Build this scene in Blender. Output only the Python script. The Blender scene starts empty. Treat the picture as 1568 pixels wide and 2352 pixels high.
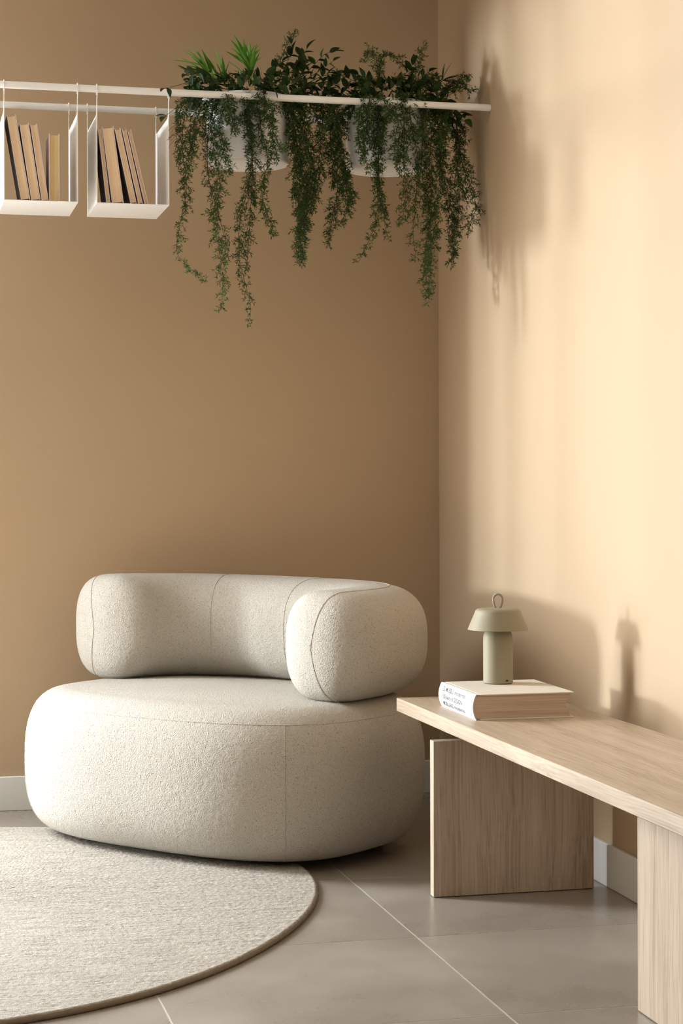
import bpy, bmesh, math, random
import numpy as np
from mathutils import Vector, Matrix

C = bpy.context.scene
COL = C.collection
PI = math.pi

# ------------------------------------------------------------------ camera
F_PX, HZ, CXP, YAW, ROLL, CAM_H = 4219.04, 1125.93, 784.0, 0.2363, -0.0031, 0.9562
cam_d = bpy.data.cameras.new('camera')
cam_d.sensor_fit = 'VERTICAL'
cam_d.sensor_height = 36.0
cam_d.lens = F_PX / 2352 * 36.0
cam_d.shift_y = -(1176 - HZ) / 2352
cam_d.clip_start = 0.05
cam = bpy.data.objects.new('camera', cam_d)
cam.matrix_world = (Matrix.Translation((0, 0, CAM_H)) @ Matrix.Rotation(-YAW, 4, 'Z')
                    @ Matrix.Rotation(PI / 2, 4, 'X') @ Matrix.Rotation(ROLL, 4, 'Z'))
COL.objects.link(cam)
C.camera = cam

# ------------------------------------------------------------------ world, sun, window light, exposure
world = bpy.data.worlds.new('world')
C.world = world
world.use_nodes = True
bg = world.node_tree.nodes['Background']
bg.inputs['Color'].default_value = (0.86, 0.93, 1.0, 1)
bg.inputs['Strength'].default_value = 1.0
world.cycles.sampling_method = 'NONE'

ROOM = dict(wx=1.663, wy=5.584, x0=-3.2, y0=-2.6, top=2.75)
WIN = dict(x0=-1.75, x1=-0.6, z0=0.04, z1=2.6)          # tall narrow window in the back wall, left of the picture

SUNS = [0.152 * 1.509 ** k for k in range(5)]   # low sun broken up by the ribbed glass
SUN_E = 0.09
for k, s in enumerate(SUNS):
    l = bpy.data.lights.new('window_sun', 'SUN')
    l.energy = 2.25 * (1.0 if s < 0.3 else max(0.5, 1.0 - 0.75 * (s - 0.3)))
    l.angle = math.radians(4.5)
    l.color = (0.86, 0.945, 1.0)
    o = bpy.data.objects.new('window_sun', l)
    d = Vector((1, -s, -SUN_E * math.sqrt(1 + s * s)))
    o.rotation_euler = d.to_track_quat('-Z', 'Y').to_euler()
    o.location = (-2, 8, 3)
    COL.objects.link(o)


def area(name, loc, direction, sx, sy, power, color):
    l = bpy.data.lights.new(name, 'AREA')
    l.shape = 'RECTANGLE'
    l.size, l.size_y = sx, sy
    l.energy = power
    l.color = color
    o = bpy.data.objects.new(name, l)
    o.location = loc
    o.rotation_euler = Vector(direction).to_track_quat('-Z', 'Y').to_euler()
    COL.objects.link(o)
    return o


area('window_daylight', ((WIN['x0'] + WIN['x1']) / 2, ROOM['wy'] + 0.07, 1.2), (0, -1, -0.4), 1.1, 2.2, 275, (0.91, 0.96, 1.0))

l = bpy.data.lights.new('bounce_fill_sun', 'SUN')          # added steep sun: its unseen floor patch bounces fill light into the room
l.energy = 20.0
l.angle = math.radians(2.0)
l.color = (1.0, 0.96, 0.9)
o = bpy.data.objects.new('bounce_fill_sun', l)
o.rotation_euler = Vector((0.12, -1, -1.05)).to_track_quat('-Z', 'Y').to_euler()
o.location = (-2.5, 8, 3)
COL.objects.link(o)

C.view_settings.view_transform = 'Standard'
C.view_settings.look = 'None'
C.view_settings.gamma = 1.0
C.view_settings.use_curve_mapping = False
C.view_settings.exposure = 0.3


# ------------------------------------------------------------------ helpers
def ray(x, y):
    a, b = x - CXP, y - HZ
    u, v = a + ROLL * b, b - ROLL * a
    s, c = math.sin(YAW), math.cos(YAW)
    return Vector((s + u / F_PX * c, c - u / F_PX * s, -v / F_PX))


def at_y(x, y, Y):
    r = ray(x, y)
    return Vector((0, 0, CAM_H)) + r * (Y / r.y)


def at_z(x, y, z):
    r = ray(x, y)
    return Vector((0, 0, CAM_H)) + r * ((z - CAM_H) / r.z)


def spow(x, e):
    return np.sign(x) * np.abs(x) ** e


def tag(o, label=None, cat=None, group=None, kind=None):
    for k, v in (('label', label), ('category', cat), ('group', group), ('kind', kind)):
        if v:
            o[k] = v
    return o


def empty(name, loc=(0, 0, 0), rz=0.0):
    o = bpy.data.objects.new(name, None)
    o.empty_display_size = 0.1
    o.location = loc
    o.rotation_euler = (0, 0, rz)
    COL.objects.link(o)
    return o


def smooth(me, angle=None):
    me.polygons.foreach_set('use_smooth', [True] * len(me.polygons))
    if angle is not None:
        me.set_sharp_from_angle(angle=math.radians(angle))


def link(name, me, m, parent=None, loc=None):
    o = bpy.data.objects.new(name, me)
    if m is not None and not me.materials:
        me.materials.append(m)
    COL.objects.link(o)
    if parent is not None:
        o.parent = parent
    if loc is not None:
        o.location = loc
    return o


def from_bm(name, bm, m, parent=None, loc=None, smo=None):
    me = bpy.data.meshes.new(name)
    bmesh.ops.recalc_face_normals(bm, faces=bm.faces)
    bm.to_mesh(me)
    bm.free()
    if smo is not None:
        smooth(me, smo)
    return link(name, me, m, parent, loc)


def bm_box(bm, x0, x1, y0, y1, z0, z1, bevel=0.0, seg=2):
    r = bmesh.ops.create_cube(bm, size=1.0)
    vs = r['verts']
    bmesh.ops.scale(bm, vec=(x1 - x0, y1 - y0, z1 - z0), verts=vs)
    bmesh.ops.translate(bm, vec=((x0 + x1) / 2, (y0 + y1) / 2, (z0 + z1) / 2), verts=vs)
    if bevel:
        es = list({e for v in vs for e in v.link_edges})
        bmesh.ops.bevel(bm, geom=es, offset=bevel, segments=seg, affect='EDGES', profile=0.7)


def box(name, m, x0, x1, y0, y1, z0, z1, parent=None, bevel=0.0, seg=2):
    bm = bmesh.new()
    bm_box(bm, x0, x1, y0, y1, z0, z1, bevel, seg)
    return from_bm(name, bm, m, parent, smo=40 if bevel else None)


def bm_tube(bm, pts, r, n=8, closed=False, caps=True):
    """Sweep a circle (radius number or list) along a polyline."""
    P = [Vector(p) for p in pts]
    k = len(P)
    rs = r if isinstance(r, (list, tuple)) else [r] * k
    rings = []
    up = None
    for i in range(k):
        if closed:
            t = (P[(i + 1) % k] - P[i - 1])
        else:
            t = P[min(i + 1, k - 1)] - P[max(i - 1, 0)]
        t = t.normalized() if t.length > 1e-9 else Vector((0, 0, 1))
        if up is None:
            up = Vector((0, 0, 1)) if abs(t.z) < 0.9 else Vector((1, 0, 0))
        a = (up - t * up.dot(t))
        if a.length < 1e-6:
            a = t.orthogonal()
        a.normalize()
        up = a
        b = t.cross(a)
        rings.append([bm.verts.new(P[i] + (a * math.cos(q) + b * math.sin(q)) * rs[i])
                      for q in (2 * PI * j / n for j in range(n))])
    for i in range(k if closed else k - 1):
        A, B = rings[i], rings[(i + 1) % k]
        for j in range(n):
            bm.faces.new((A[j], A[(j + 1) % n], B[(j + 1) % n], B[j]))
    if not closed and caps:
        bm.faces.new(rings[0][::-1])
        bm.faces.new(rings[-1])


def tube(name, pts, r, m, parent=None, n=8, closed=False):
    bm = bmesh.new()
    bm_tube(bm, pts, r, n, closed)
    return from_bm(name, bm, m, parent, smo=50)


def lathe(name, prof, m, parent=None, n=64, loc=None, smo=35):
    bm = bmesh.new()
    rings = []
    for r, z in prof:
        if r < 1e-6:
            rings.append([bm.verts.new((0, 0, z))])
        else:
            rings.append([bm.verts.new((r * math.cos(2 * PI * j / n), r * math.sin(2 * PI * j / n), z)) for j in range(n)])
    for A, B in zip(rings[:-1], rings[1:]):
        for j in range(n):
            a0, a1 = A[j % len(A)], A[(j + 1) % len(A)]
            b0, b1 = B[j % len(B)], B[(j + 1) % len(B)]
            vs = []
            for v in (a0, a1, b1, b0):
                if v not in vs:
                    vs.append(v)
            if len(vs) > 2:
                bm.faces.new(vs)
    return from_bm(name, bm, m, parent, loc, smo)


def grid_mesh(name, V, closed_u=True):
    """V: rings x columns x 3 array -> quads; columns wrap when closed_u."""
    K, N = V.shape[:2]
    idx = np.arange(K * N).reshape(K, N)
    nxt = np.roll(idx, -1, 1) if closed_u else idx[:, 1:]
    a = idx[:-1] if closed_u else idx[:-1, :-1]
    b = nxt[:-1]
    c = nxt[1:]
    d = idx[1:] if closed_u else idx[1:, :-1]
    faces = np.stack([a, b, c, d], -1).reshape(-1, 4)
    return np_mesh(name, V.reshape(-1, 3), faces)


def np_mesh(name, verts, faces):
    me = bpy.data.meshes.new(name)
    nv, (nf, k) = len(verts), faces.shape
    me.vertices.add(nv)
    me.vertices.foreach_set('co', np.ascontiguousarray(verts, np.float32).ravel())
    me.loops.add(nf * k)
    me.loops.foreach_set('vertex_index', np.ascontiguousarray(faces, np.int32).ravel())
    me.polygons.add(nf)
    me.polygons.foreach_set('loop_start', np.arange(0, nf * k, k, dtype=np.int32))
    me.update(calc_edges=True)
    me.validate()
    return me


def copy_tree(o, parent=None):
    c = o.copy()
    COL.objects.link(c)
    c.parent = parent
    for ch in list(o.children):
        copy_tree(ch, c)
    return c


# ------------------------------------------------------------------ materials
def new_mat(name, color=(0.8, 0.8, 0.8), rough=0.6, spec=0.5, metal=0.0):
    m = bpy.data.materials.new(name)
    m.use_nodes = True
    b = m.node_tree.nodes['Principled BSDF']
    b.inputs['Base Color'].default_value = (*color, 1)
    b.inputs['Roughness'].default_value = rough
    b.inputs['Specular IOR Level'].default_value = spec
    b.inputs['Metallic'].default_value = metal
    return m


class N:
    """Small node-tree writer."""
    def __init__(self, m):
        self.m, self.t = m, m.node_tree
        self.b = self.t.nodes['Principled BSDF']

    def n(self, kind, **kw):
        nd = self.t.nodes.new(kind)
        for k, v in kw.items():
            if k in nd.inputs:
                nd.inputs[k].default_value = v
            else:
                setattr(nd, k, v)
        return nd

    def l(self, a, ao, b, bi):
        self.t.links.new(a.outputs[ao], b.inputs[bi])

    def coords(self, scale=(1, 1, 1), out='Object'):
        tc = self.n('ShaderNodeTexCoord')
        mp = self.n('ShaderNodeMapping')
        mp.inputs['Scale'].default_value = scale
        self.l(tc, out, mp, 'Vector')
        return mp

    def ramp(self, src, so, stops):
        r = self.n('ShaderNodeValToRGB')
        el = r.color_ramp.elements
        while len(el) < len(stops):
            el.new(0.5)
        for e, (p, c) in zip(el, stops):
            e.position = p
            e.color = (*c, 1) if len(c) == 3 else c
        self.l(src, so, r, 'Fac')
        return r

    def bump(self, src, so, strength, dist, prev=None):
        bp = self.n('ShaderNodeBump')
        bp.inputs['Strength'].default_value = strength
        bp.inputs['Distance'].default_value = dist
        self.l(src, so, bp, 'Height')
        if prev is not None:
            self.l(prev, 'Normal', bp, 'Normal')
        return bp


def paint_mat():
    m = new_mat('tan_wall_paint', (0.5, 0.37, 0.24), 0.62, 0.3)
    w = N(m)
    mp = w.coords()
    n1 = w.n('ShaderNodeTexNoise', Scale=1.3, Detail=3.0)
    w.l(mp, 'Vector', n1, 'Vector')
    r = w.ramp(n1, 'Fac', [(0.3, (0.485, 0.359, 0.231)), (0.7, (0.505, 0.376, 0.245))])
    w.l(r, 'Color', w.b, 'Base Color')
    n2 = w.n('ShaderNodeTexNoise', Scale=420.0, Detail=2.0)
    w.l(mp, 'Vector', n2, 'Vector')
    bp = w.bump(n2, 'Fac', 0.25, 0.0006)
    w.l(bp, 'Normal', w.b, 'Normal')
    return m


def boucle_mat():
    m = new_mat('cream_boucle', (0.74, 0.70, 0.62), 0.95, 0.1)
    w = N(m)
    mp = w.coords()
    nz = w.n('ShaderNodeTexNoise', Scale=60.0, Detail=2.0)
    w.l(mp, 'Vector', nz, 'Vector')
    mx = w.n('ShaderNodeMix', data_type='VECTOR')
    mx.inputs[0].default_value = 0.012
    w.t.links.new(mp.outputs['Vector'], mx.inputs[4])
    w.t.links.new(nz.outputs['Color'], mx.inputs[5])
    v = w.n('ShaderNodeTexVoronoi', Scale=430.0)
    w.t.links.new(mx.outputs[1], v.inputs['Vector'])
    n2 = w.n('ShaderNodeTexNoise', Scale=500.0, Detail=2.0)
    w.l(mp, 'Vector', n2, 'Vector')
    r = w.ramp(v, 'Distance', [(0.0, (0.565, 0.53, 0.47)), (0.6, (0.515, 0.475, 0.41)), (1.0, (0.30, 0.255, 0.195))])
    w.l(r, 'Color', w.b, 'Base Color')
    inv = w.n('ShaderNodeMath', operation='SUBTRACT')
    inv.inputs[0].default_value = 1.0
    w.t.links.new(v.outputs['Distance'], inv.inputs[1])
    b1 = w.bump(inv, 'Value', 0.8, 0.0022)
    b2 = w.bump(n2, 'Fac', 0.5, 0.001, b1)
    w.l(b2, 'Normal', w.b, 'Normal')
    w.b.inputs['Sheen Weight'].default_value = 0.15
    w.b.inputs['Sheen Roughness'].default_value = 0.6
    return m


def rug_mat():
    m = new_mat('oatmeal_wool_pile', (0.62, 0.56, 0.48), 0.95, 0.08)
    w = N(m)
    mp = w.coords((9, 160, 1))
    n1 = w.n('ShaderNodeTexNoise', Scale=1.0, Detail=3.0)
    w.l(mp, 'Vector', n1, 'Vector')
    r = w.ramp(n1, 'Fac', [(0.28, (0.27, 0.243, 0.207)), (0.5, (0.405, 0.37, 0.322)), (0.75, (0.49, 0.455, 0.405))])
    w.l(r, 'Color', w.b, 'Base Color')
    mp2 = w.coords()
    v = w.n('ShaderNodeTexNoise', Scale=420.0, Detail=2.0)
    w.l(mp2, 'Vector', v, 'Vector')
    bp = w.bump(v, 'Fac', 0.7, 0.002)
    w.l(bp, 'Normal', w.b, 'Normal')
    return m


def wood_mat(name, axis, tint=1.0, dark=1.0):
    """Pale ash veneer, grain running along the given axis."""
    m = new_mat(name, (0.6, 0.46, 0.33), 0.42, 0.4)
    w = N(m)
    sc = {'z': (1, 1, 0.02), 'y': (1, 0.02, 1)}[axis]
    wob = w.coords({'z': (3, 3, 1.1), 'y': (3, 1.1, 3)}[axis])
    nw = w.n('ShaderNodeTexNoise', Scale=1.6, Detail=2.0)
    w.l(wob, 'Vector', nw, 'Vector')
    mp = w.coords(sc)
    mx = w.n('ShaderNodeMix', data_type='VECTOR')
    mx.inputs[0].default_value = 0.035
    w.t.links.new(mp.outputs['Vector'], mx.inputs[4])
    w.t.links.new(nw.outputs['Color'], mx.inputs[5])
    n1 = w.n('ShaderNodeTexNoise', Scale=230.0, Detail=4.0, Roughness=0.65)
    w.t.links.new(mx.outputs[1], n1.inputs['Vector'])
    n2 = w.n('ShaderNodeTexNoise', Scale=26.0, Detail=2.0)
    w.t.links.new(mx.outputs[1], n2.inputs['Vector'])
    a = w.n('ShaderNodeMath', operation='MULTIPLY_ADD')
    w.t.links.new(n2.outputs['Fac'], a.inputs[0])
    a.inputs[1].default_value = 0.35
    b = w.n('ShaderNodeMath', operation='MULTIPLY')
    w.t.links.new(n1.outputs['Fac'], b.inputs[0])
    b.inputs[1].default_value = 0.68
    w.t.links.new(b.outputs[0], a.inputs[2])
    t = tint
    r = w.ramp(a, 'Value', [(0.34, (0.30 * t, 0.222 * t, 0.153 * t)), (0.5, (0.45 * t, 0.352 * t, 0.258 * t)), (0.66, (0.54 * t, 0.437 * t, 0.335 * t))])
    w.l(r, 'Color', w.b, 'Base Color')
    bp = w.bump(n1, 'Fac', 0.15, 0.0006)
    w.l(bp, 'Normal', w.b, 'Normal')
    return m


def tile_mat():
    m = new_mat('taupe_stone_tile', (0.3, 0.255, 0.21), 0.3, 0.5)
    w = N(m)
    oi = w.n('ShaderNodeObjectInfo')
    tc = w.n('ShaderNodeTexCoord')
    geo = w.n('ShaderNodeNewGeometry')
    ad = w.n('ShaderNodeVectorMath', operation='ADD')
    w.l(geo, 'Position', ad, 0)
    w.t.links.new(oi.outputs['Random'], ad.inputs[1])
    n1 = w.n('ShaderNodeTexNoise', Scale=3.0, Detail=4.0, Roughness=0.55)
    w.t.links.new(ad.outputs[0], n1.inputs['Vector'])
    n3 = w.n('ShaderNodeTexNoise', Scale=240.0, Detail=2.0)
    w.t.links.new(ad.outputs[0], n3.inputs['Vector'])
    r = w.ramp(n1, 'Fac', [(0.2, (0.23, 0.197, 0.16)), (0.5, (0.30, 0.262, 0.219)), (0.8, (0.385, 0.342, 0.293))])
    mx = w.n('ShaderNodeMix', data_type='RGBA', blend_type='MULTIPLY')
    mx.inputs[0].default_value = 0.35
    r3 = w.ramp(n3, 'Fac', [(0.3, (0.72, 0.72, 0.72)), (0.7, (1.15, 1.15, 1.15))])
    w.t.links.new(r.outputs['Color'], mx.inputs[6])
    w.t.links.new(r3.outputs['Color'], mx.inputs[7])
    w.t.links.new(mx.outputs[2], w.b.inputs['Base Color'])
    rr = w.ramp(n1, 'Fac', [(0.3, (0.24,) * 3), (0.7, (0.36,) * 3)])
    w.l(rr, 'Color', w.b, 'Roughness')
    bp = w.bump(n3, 'Fac', 0.08, 0.0004)
    w.l(bp, 'Normal', w.b, 'Normal')
    return m


def pages_mat(name, c0, c1, scale):
    m = new_mat(name, c0, 0.8, 0.2)
    w = N(m)
    mp = w.coords(scale)
    n1 = w.n('ShaderNodeTexNoise', Scale=1.0, Detail=3.0)
    w.l(mp, 'Vector', n1, 'Vector')
    r = w.ramp(n1, 'Fac', [(0.3, c1), (0.65, c0)])
    w.l(r, 'Color', w.b, 'Base Color')
    bp = w.bump(n1, 'Fac', 0.4, 0.0006)
    w.l(bp, 'Normal', w.b, 'Normal')
    return m


def leaf_mat(name, c0, c1, rough=0.45, spec=0.35):
    m = new_mat(name, c0, rough, spec)
    w = N(m)
    oi = w.n('ShaderNodeObjectInfo')
    geo = w.n('ShaderNodeNewGeometry')
    n1 = w.n('ShaderNodeTexNoise', Scale=28.0, Detail=2.0)
    w.l(geo, 'Position', n1, 'Vector')
    a = w.n('ShaderNodeMath', operation='MULTIPLY_ADD')
    w.t.links.new(oi.outputs['Random'], a.inputs[0])
    a.inputs[1].default_value = 0.5
    b = w.n('ShaderNodeMath', operation='MULTIPLY')
    w.t.links.new(n1.outputs['Fac'], b.inputs[0])
    b.inputs[1].default_value = 0.5
    w.t.links.new(b.outputs[0], a.inputs[2])
    r = w.ramp(a, 'Value', [(0.2, c0), (0.8, c1)])
    w.l(r, 'Color', w.b, 'Base Color')
    return m


def glass_mat():
    m = bpy.data.materials.new('clear_window_glass')
    m.use_nodes = True
    t = m.node_tree
    t.nodes.clear()
    out = t.nodes.new('ShaderNodeOutputMaterial')
    mix = t.nodes.new('ShaderNodeMixShader')
    fr = t.nodes.new('ShaderNodeFresnel')
    fr.inputs['IOR'].default_value = 1.2
    tr = t.nodes.new('ShaderNodeBsdfTransparent')
    gl = t.nodes.new('ShaderNodeBsdfGlossy')
    gl.inputs['Roughness'].default_value = 0.02
    t.links.new(fr.outputs[0], mix.inputs[0])
    t.links.new(tr.outputs[0], mix.inputs[1])
    t.links.new(gl.outputs[0], mix.inputs[2])
    t.links.new(mix.outputs[0], out.inputs[0])
    return m


M = dict(
    paint=paint_mat(), boucle=boucle_mat(), rug=rug_mat(), tile=tile_mat(),
    wood_y=wood_mat('ash_veneer_lengthwise', 'y'), wood_z=wood_mat('ash_veneer_upright', 'z'),
    grout=new_mat('pale_grout', (0.46, 0.41, 0.35), 0.8, 0.2),
    darkwall=new_mat('warm_beige_wall_paint', (0.46, 0.37, 0.27), 0.7, 0.2),
    ceiling=new_mat('white_ceiling_paint', (0.66, 0.63, 0.58), 0.8, 0.2),
    baseboard=new_mat('white_baseboard_enamel', (0.78, 0.78, 0.76), 0.4, 0.4),
    rug_side_shade=new_mat('brown_shaded_wool', (0.27, 0.215, 0.16), 0.95, 0.05),  # shade of the rug's side, put into a darker wool colour
    metal=new_mat('white_powder_coated_steel', (0.92, 0.92, 0.91), 0.45, 0.4),
    pot=new_mat('white_pot_enamel', (0.80, 0.80, 0.79), 0.5, 0.35),
    soil=new_mat('dark_potting_soil', (0.03, 0.022, 0.016), 0.95, 0.1),
    lamp=new_mat('matte_olive_beige_lacquer', (0.30, 0.265, 0.18), 0.55, 0.3),
    cord=new_mat('grey_beige_cord', (0.36, 0.315, 0.255), 0.8, 0.2),
    port=new_mat('black_plastic_port', (0.02, 0.018, 0.016), 0.4, 0.4),
    led=new_mat('yellow_indicator_lens', (0.75, 0.6, 0.12), 0.3, 0.5),
    cover=new_mat('ivory_book_cloth', (0.70, 0.655, 0.575), 0.7, 0.2),
    spine=new_mat('white_printed_spine', (0.64, 0.65, 0.655), 0.45, 0.4),
    ink=new_mat('black_printing_ink', (0.03, 0.03, 0.032), 0.6, 0.2),
    blue_ink=new_mat('grey_blue_printing_ink', (0.12, 0.14, 0.2), 0.6, 0.2),
    bigpages=pages_mat('large_book_page_edges', (0.62, 0.49, 0.40), (0.46, 0.345, 0.27), (4, 4, 420)),
    pages=pages_mat('tan_page_edges', (0.88, 0.68, 0.46), (0.82, 0.61, 0.40), (500, 3, 3)),
    pages_dark=pages_mat('mustard_page_edges', (0.72, 0.54, 0.29), (0.64, 0.47, 0.24), (500, 3, 3)),
    mauve=new_mat('mauve_grey_book_cloth', (0.74, 0.62, 0.59), 0.7, 0.2),
    greycloth=new_mat('grey_book_cloth', (0.25, 0.225, 0.20), 0.75, 0.2),
    plum=new_mat('dark_plum_book_cloth', (0.13, 0.095, 0.10), 0.75, 0.2),
    needle=leaf_mat('dark_fern_needles', (0.018, 0.045, 0.010), (0.055, 0.105, 0.024), 0.7, 0.15),
    stem=new_mat('brown_green_stem', (0.055, 0.05, 0.02), 0.7, 0.2),
    leaf=leaf_mat('dark_green_leaf', (0.010, 0.025, 0.007), (0.034, 0.066, 0.015), 0.5, 0.2),
    palm=leaf_mat('fresh_green_palm_leaflet', (0.07, 0.20, 0.02), (0.15, 0.36, 0.05), 0.5, 0.2),
    foot=new_mat('black_glide_foot', (0.02, 0.02, 0.02), 0.5, 0.3),
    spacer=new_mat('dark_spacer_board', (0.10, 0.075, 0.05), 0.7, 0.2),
    glass=glass_mat(),
)


def structure(o):
    o['kind'] = 'structure'
    return o


# ------------------------------------------------------------------ room shell
wx, wy, rx0, ry0, rt = (ROOM[k] for k in ('wx', 'wy', 'x0', 'y0', 'top'))
WT = 0.03
structure(box('wall_right', M['paint'], wx, wx + 0.12, ry0, wy + WT, -0.05, rt))
bm = bmesh.new()
bm_box(bm, WIN['x1'], wx, wy, wy + WT, -0.05, rt)
bm_box(bm, rx0, WIN['x0'], wy, wy + WT, -0.05, rt)
bm_box(bm, WIN['x0'], WIN['x1'], wy, wy + WT, -0.05, WIN['z0'])
bm_box(bm, WIN['x0'], WIN['x1'], wy, wy + WT, WIN['z1'], rt)
structure(from_bm('wall_back', bm, M['paint']))
structure(box('wall_left', M['darkwall'], rx0 - WT, rx0, ry0, wy + WT, -0.05, rt))
structure(box('wall_front', M['darkwall'], rx0 - WT, wx + 0.12, ry0 - 0.1, ry0, -0.05, rt))
structure(box('ceiling', M['ceiling'], rx0 - WT, wx + 0.12, ry0 - 0.1, wy + WT, rt, rt + 0.1))


def window(name, along, a0, a1, z0, z1, c0, c1, mullions=()):
    root = empty(name, (0, 0, 0))
    structure(root)
    bm = bmesh.new()
    t = 0.012

    def bar(u0, u1, v0, v1):
        if along == 'x':
            bm_box(bm, u0, u1, c0, c1, v0, v1)
        else:
            bm_box(bm, c0, c1, u0, u1, v0, v1)
    bar(a0, a0 + t, z0, z1)
    bar(a1 - t, a1, z0, z1)
    bar(a0 + t, a1 - t, z0, z0 + t)
    bar(a0 + t, a1 - t, z1 - t, z1)
    for q in mullions:
        bar(q - 0.02, q + 0.02, z0 + t, z1 - t)
    from_bm('window_frame', bm, M['baseboard'], root)
    cm = (c0 + c1) / 2
    edges = [a0 + t] + [v for q in mullions for v in (q - 0.02, q + 0.02)] + [a1 - t]
    for u0, u1 in zip(edges[0::2], edges[1::2]):
        bm = bmesh.new()
        if along == 'x':
            vs = [(u0, cm, z0 + t), (u1, cm, z0 + t), (u1, cm, z1 - t), (u0, cm, z1 - t)]
        else:
            vs = [(cm, u0, z0 + t), (cm, u1, z0 + t), (cm, u1, z1 - t), (cm, u0, z1 - t)]
        bm.faces.new([bm.verts.new(v) for v in vs])
        from_bm('pane', bm, M['glass'], root)


window('window_1', 'x', WIN['x0'], WIN['x1'], WIN['z0'], WIN['z1'], wy + 0.004, wy + 0.028)

# baseboards
BH, BT = 0.1026, 0.012
bm = bmesh.new()
bm_box(bm, WIN['x1'] + 0.02, wx, wy - BT, wy, 0, BH, 0.002, 1)
structure(from_bm('baseboard_back', bm, M['baseboard']))
bm = bmesh.new()
bm_box(bm, rx0, WIN['x0'] - 0.02, wy - BT, wy, 0, BH, 0.002, 1)
structure(from_bm('baseboard_back_left', bm, M['baseboard']))
bm = bmesh.new()
bm_box(bm, wx - BT, wx, ry0, wy - BT, 0, BH, 0.002, 1)
structure(from_bm('baseboard_right', bm, M['baseboard']))

# floor: grout bed with a tile set one by one
floor = structure(box('floor', M['grout'], rx0, wx, ry0, wy, -0.05, -0.0005))
TS, TJ = 0.6, 0.0032
TX, TY = 1.0725, 3.7806
proto = None
ix0, ix1 = math.floor((rx0 - TX) / TS), math.ceil((wx - TX) / TS)
iy0, iy1 = math.floor((ry0 - TY) / TS), math.ceil((wy - TY) / TS)
cache = {}
for i in range(ix0, ix1):
    for j in range(iy0, iy1):
        x0, x1 = max(TX + i * TS + TJ / 2, rx0), min(TX + (i + 1) * TS - TJ / 2, wx - 0.001)
        y0, y1 = max(TY + j * TS + TJ / 2, ry0), min(TY + (j + 1) * TS - TJ / 2, wy - 0.001)
        if x1 - x0 < 0.02 or y1 - y0 < 0.02:
            continue
        key = (round(x1 - x0, 4), round(y1 - y0, 4))
        if key not in cache:
            hx, hy = (x1 - x0) / 2, (y1 - y0) / 2
            b = bmesh.new()
            bm_box(b, -hx, hx, -hy, hy, -0.012, 0.0, 0.0004, 1)
            me = bpy.data.meshes.new('tile')
            b.to_mesh(me)
            b.free()
            me.materials.append(M['tile'])
            cache[key] = me
        o = bpy.data.objects.new('tile', cache[key])
        o.location = ((x0 + x1) / 2, (y0 + y1) / 2, 0)
        COL.objects.link(o)
        o.parent = floor

# ------------------------------------------------------------------ rug (rounded, slightly egg-shaped)
RUG_H = 0.014
RC = np.array([0.03, 4.29])
obs = [(0.273, 5.236), (0.403, 5.203), (0.96, 4.562), (0.981, 4.304), (0.898, 4.045), (0.699, 3.741), (0.48, 3.462), (0.332, 3.38), (0.196, 3.349),
       (-0.62, 4.98), (-0.93, 4.3), (-0.66, 3.62)]
A, Bv = [], []
for x, y in obs:
    dx, dy = x - RC[0], y - RC[1]
    th, r = math.atan2(dy, dx), math.hypot(dx, dy)
    A.append([1] + [f(k * th) for k in (1, 2, 3) for f in (math.cos, math.sin)])
    Bv.append(r)
A, Bv = np.array(A), np.array(Bv)
reg = np.diag([0, .02, .02, .02, .02, .08, .08])
coef = np.linalg.solve(A.T @ A + reg, A.T @ Bv)


def rug_r(th):
    th = np.asarray(th)
    v = np.full(th.shape, coef[0])
    for k in (1, 2, 3):
        v = v + coef[2 * k - 1] * np.cos(k * th) + coef[2 * k] * np.sin(k * th)
    return v


rng = np.random.default_rng(4)
step = 0.0042
KR, NT = 235, 1440
rows = []
for k in range(KR + 1):                      # concentric rings, dense enough for single tufts
    s = k / KR
    th = np.linspace(0, 2 * PI, NT, endpoint=False)
    r = rug_r(th) * s
    z = RUG_H + min(1.0, s / 0.25) ** 2 * np.clip(rng.normal(-0.0003, 0.0008, NT), -0.002, 0.0013) * (0.3 if k > KR - 2 else 1)
    rows.append(np.stack([RC[0] + r * np.cos(th), RC[1] + r * np.sin(th), z], -1))
th = np.linspace(0, 2 * PI, NT, endpoint=False)
for off, z in ((0.003, RUG_H - 0.0025), (0.0035, 0.004), (0.001, 0.0005)):
    r = rug_r(th) + off + rng.normal(0, 0.0009, NT) * (z > 0.001)
    rows.append(np.stack([RC[0] + r * np.cos(th), RC[1] + r * np.sin(th), np.full(NT, z)], -1))
V = np.array(rows)
me = grid_mesh('rug', V[8:])
# close the middle with one fan
smooth(me)
rug = link('rug', me, M['rug'])
cen = V[8]
bm = bmesh.new()
bm.from_mesh(me)
bm.verts.ensure_lookup_table()
bm.faces.new([bm.verts[i] for i in range(NT)][::-1])
bmesh.ops.recalc_face_normals(bm, faces=bm.faces)
bm.to_mesh(me)
bm.free()
edge = link('shaded_edge', grid_mesh('shaded_edge', np.array([np.stack([RC[0] + (rug_r(th) + o_ + rng.normal(0, 0.0007, NT)) * np.cos(th), RC[1] + (rug_r(th) + o_ + rng.normal(0, 0.0007, NT)) * np.sin(th), np.full(NT, z_) + rng.normal(0, 0.0004, NT) * (z_ > 0.002)], -1)
                        for o_, z_ in ((0.0025, 0.0004), (0.0062, 0.003), (0.0068, 0.0075), (0.0052, 0.0115), (0.002, 0.0125))])), M['rug_side_shade'], rug)  # rug side as a darker strip, standing in for its shade
tag(edge, 'edge of the rug, its side shade put in as darker brown')
tag(rug, 'large rounded oatmeal wool rug with streaky pile on the tiled floor', 'rug')

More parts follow.
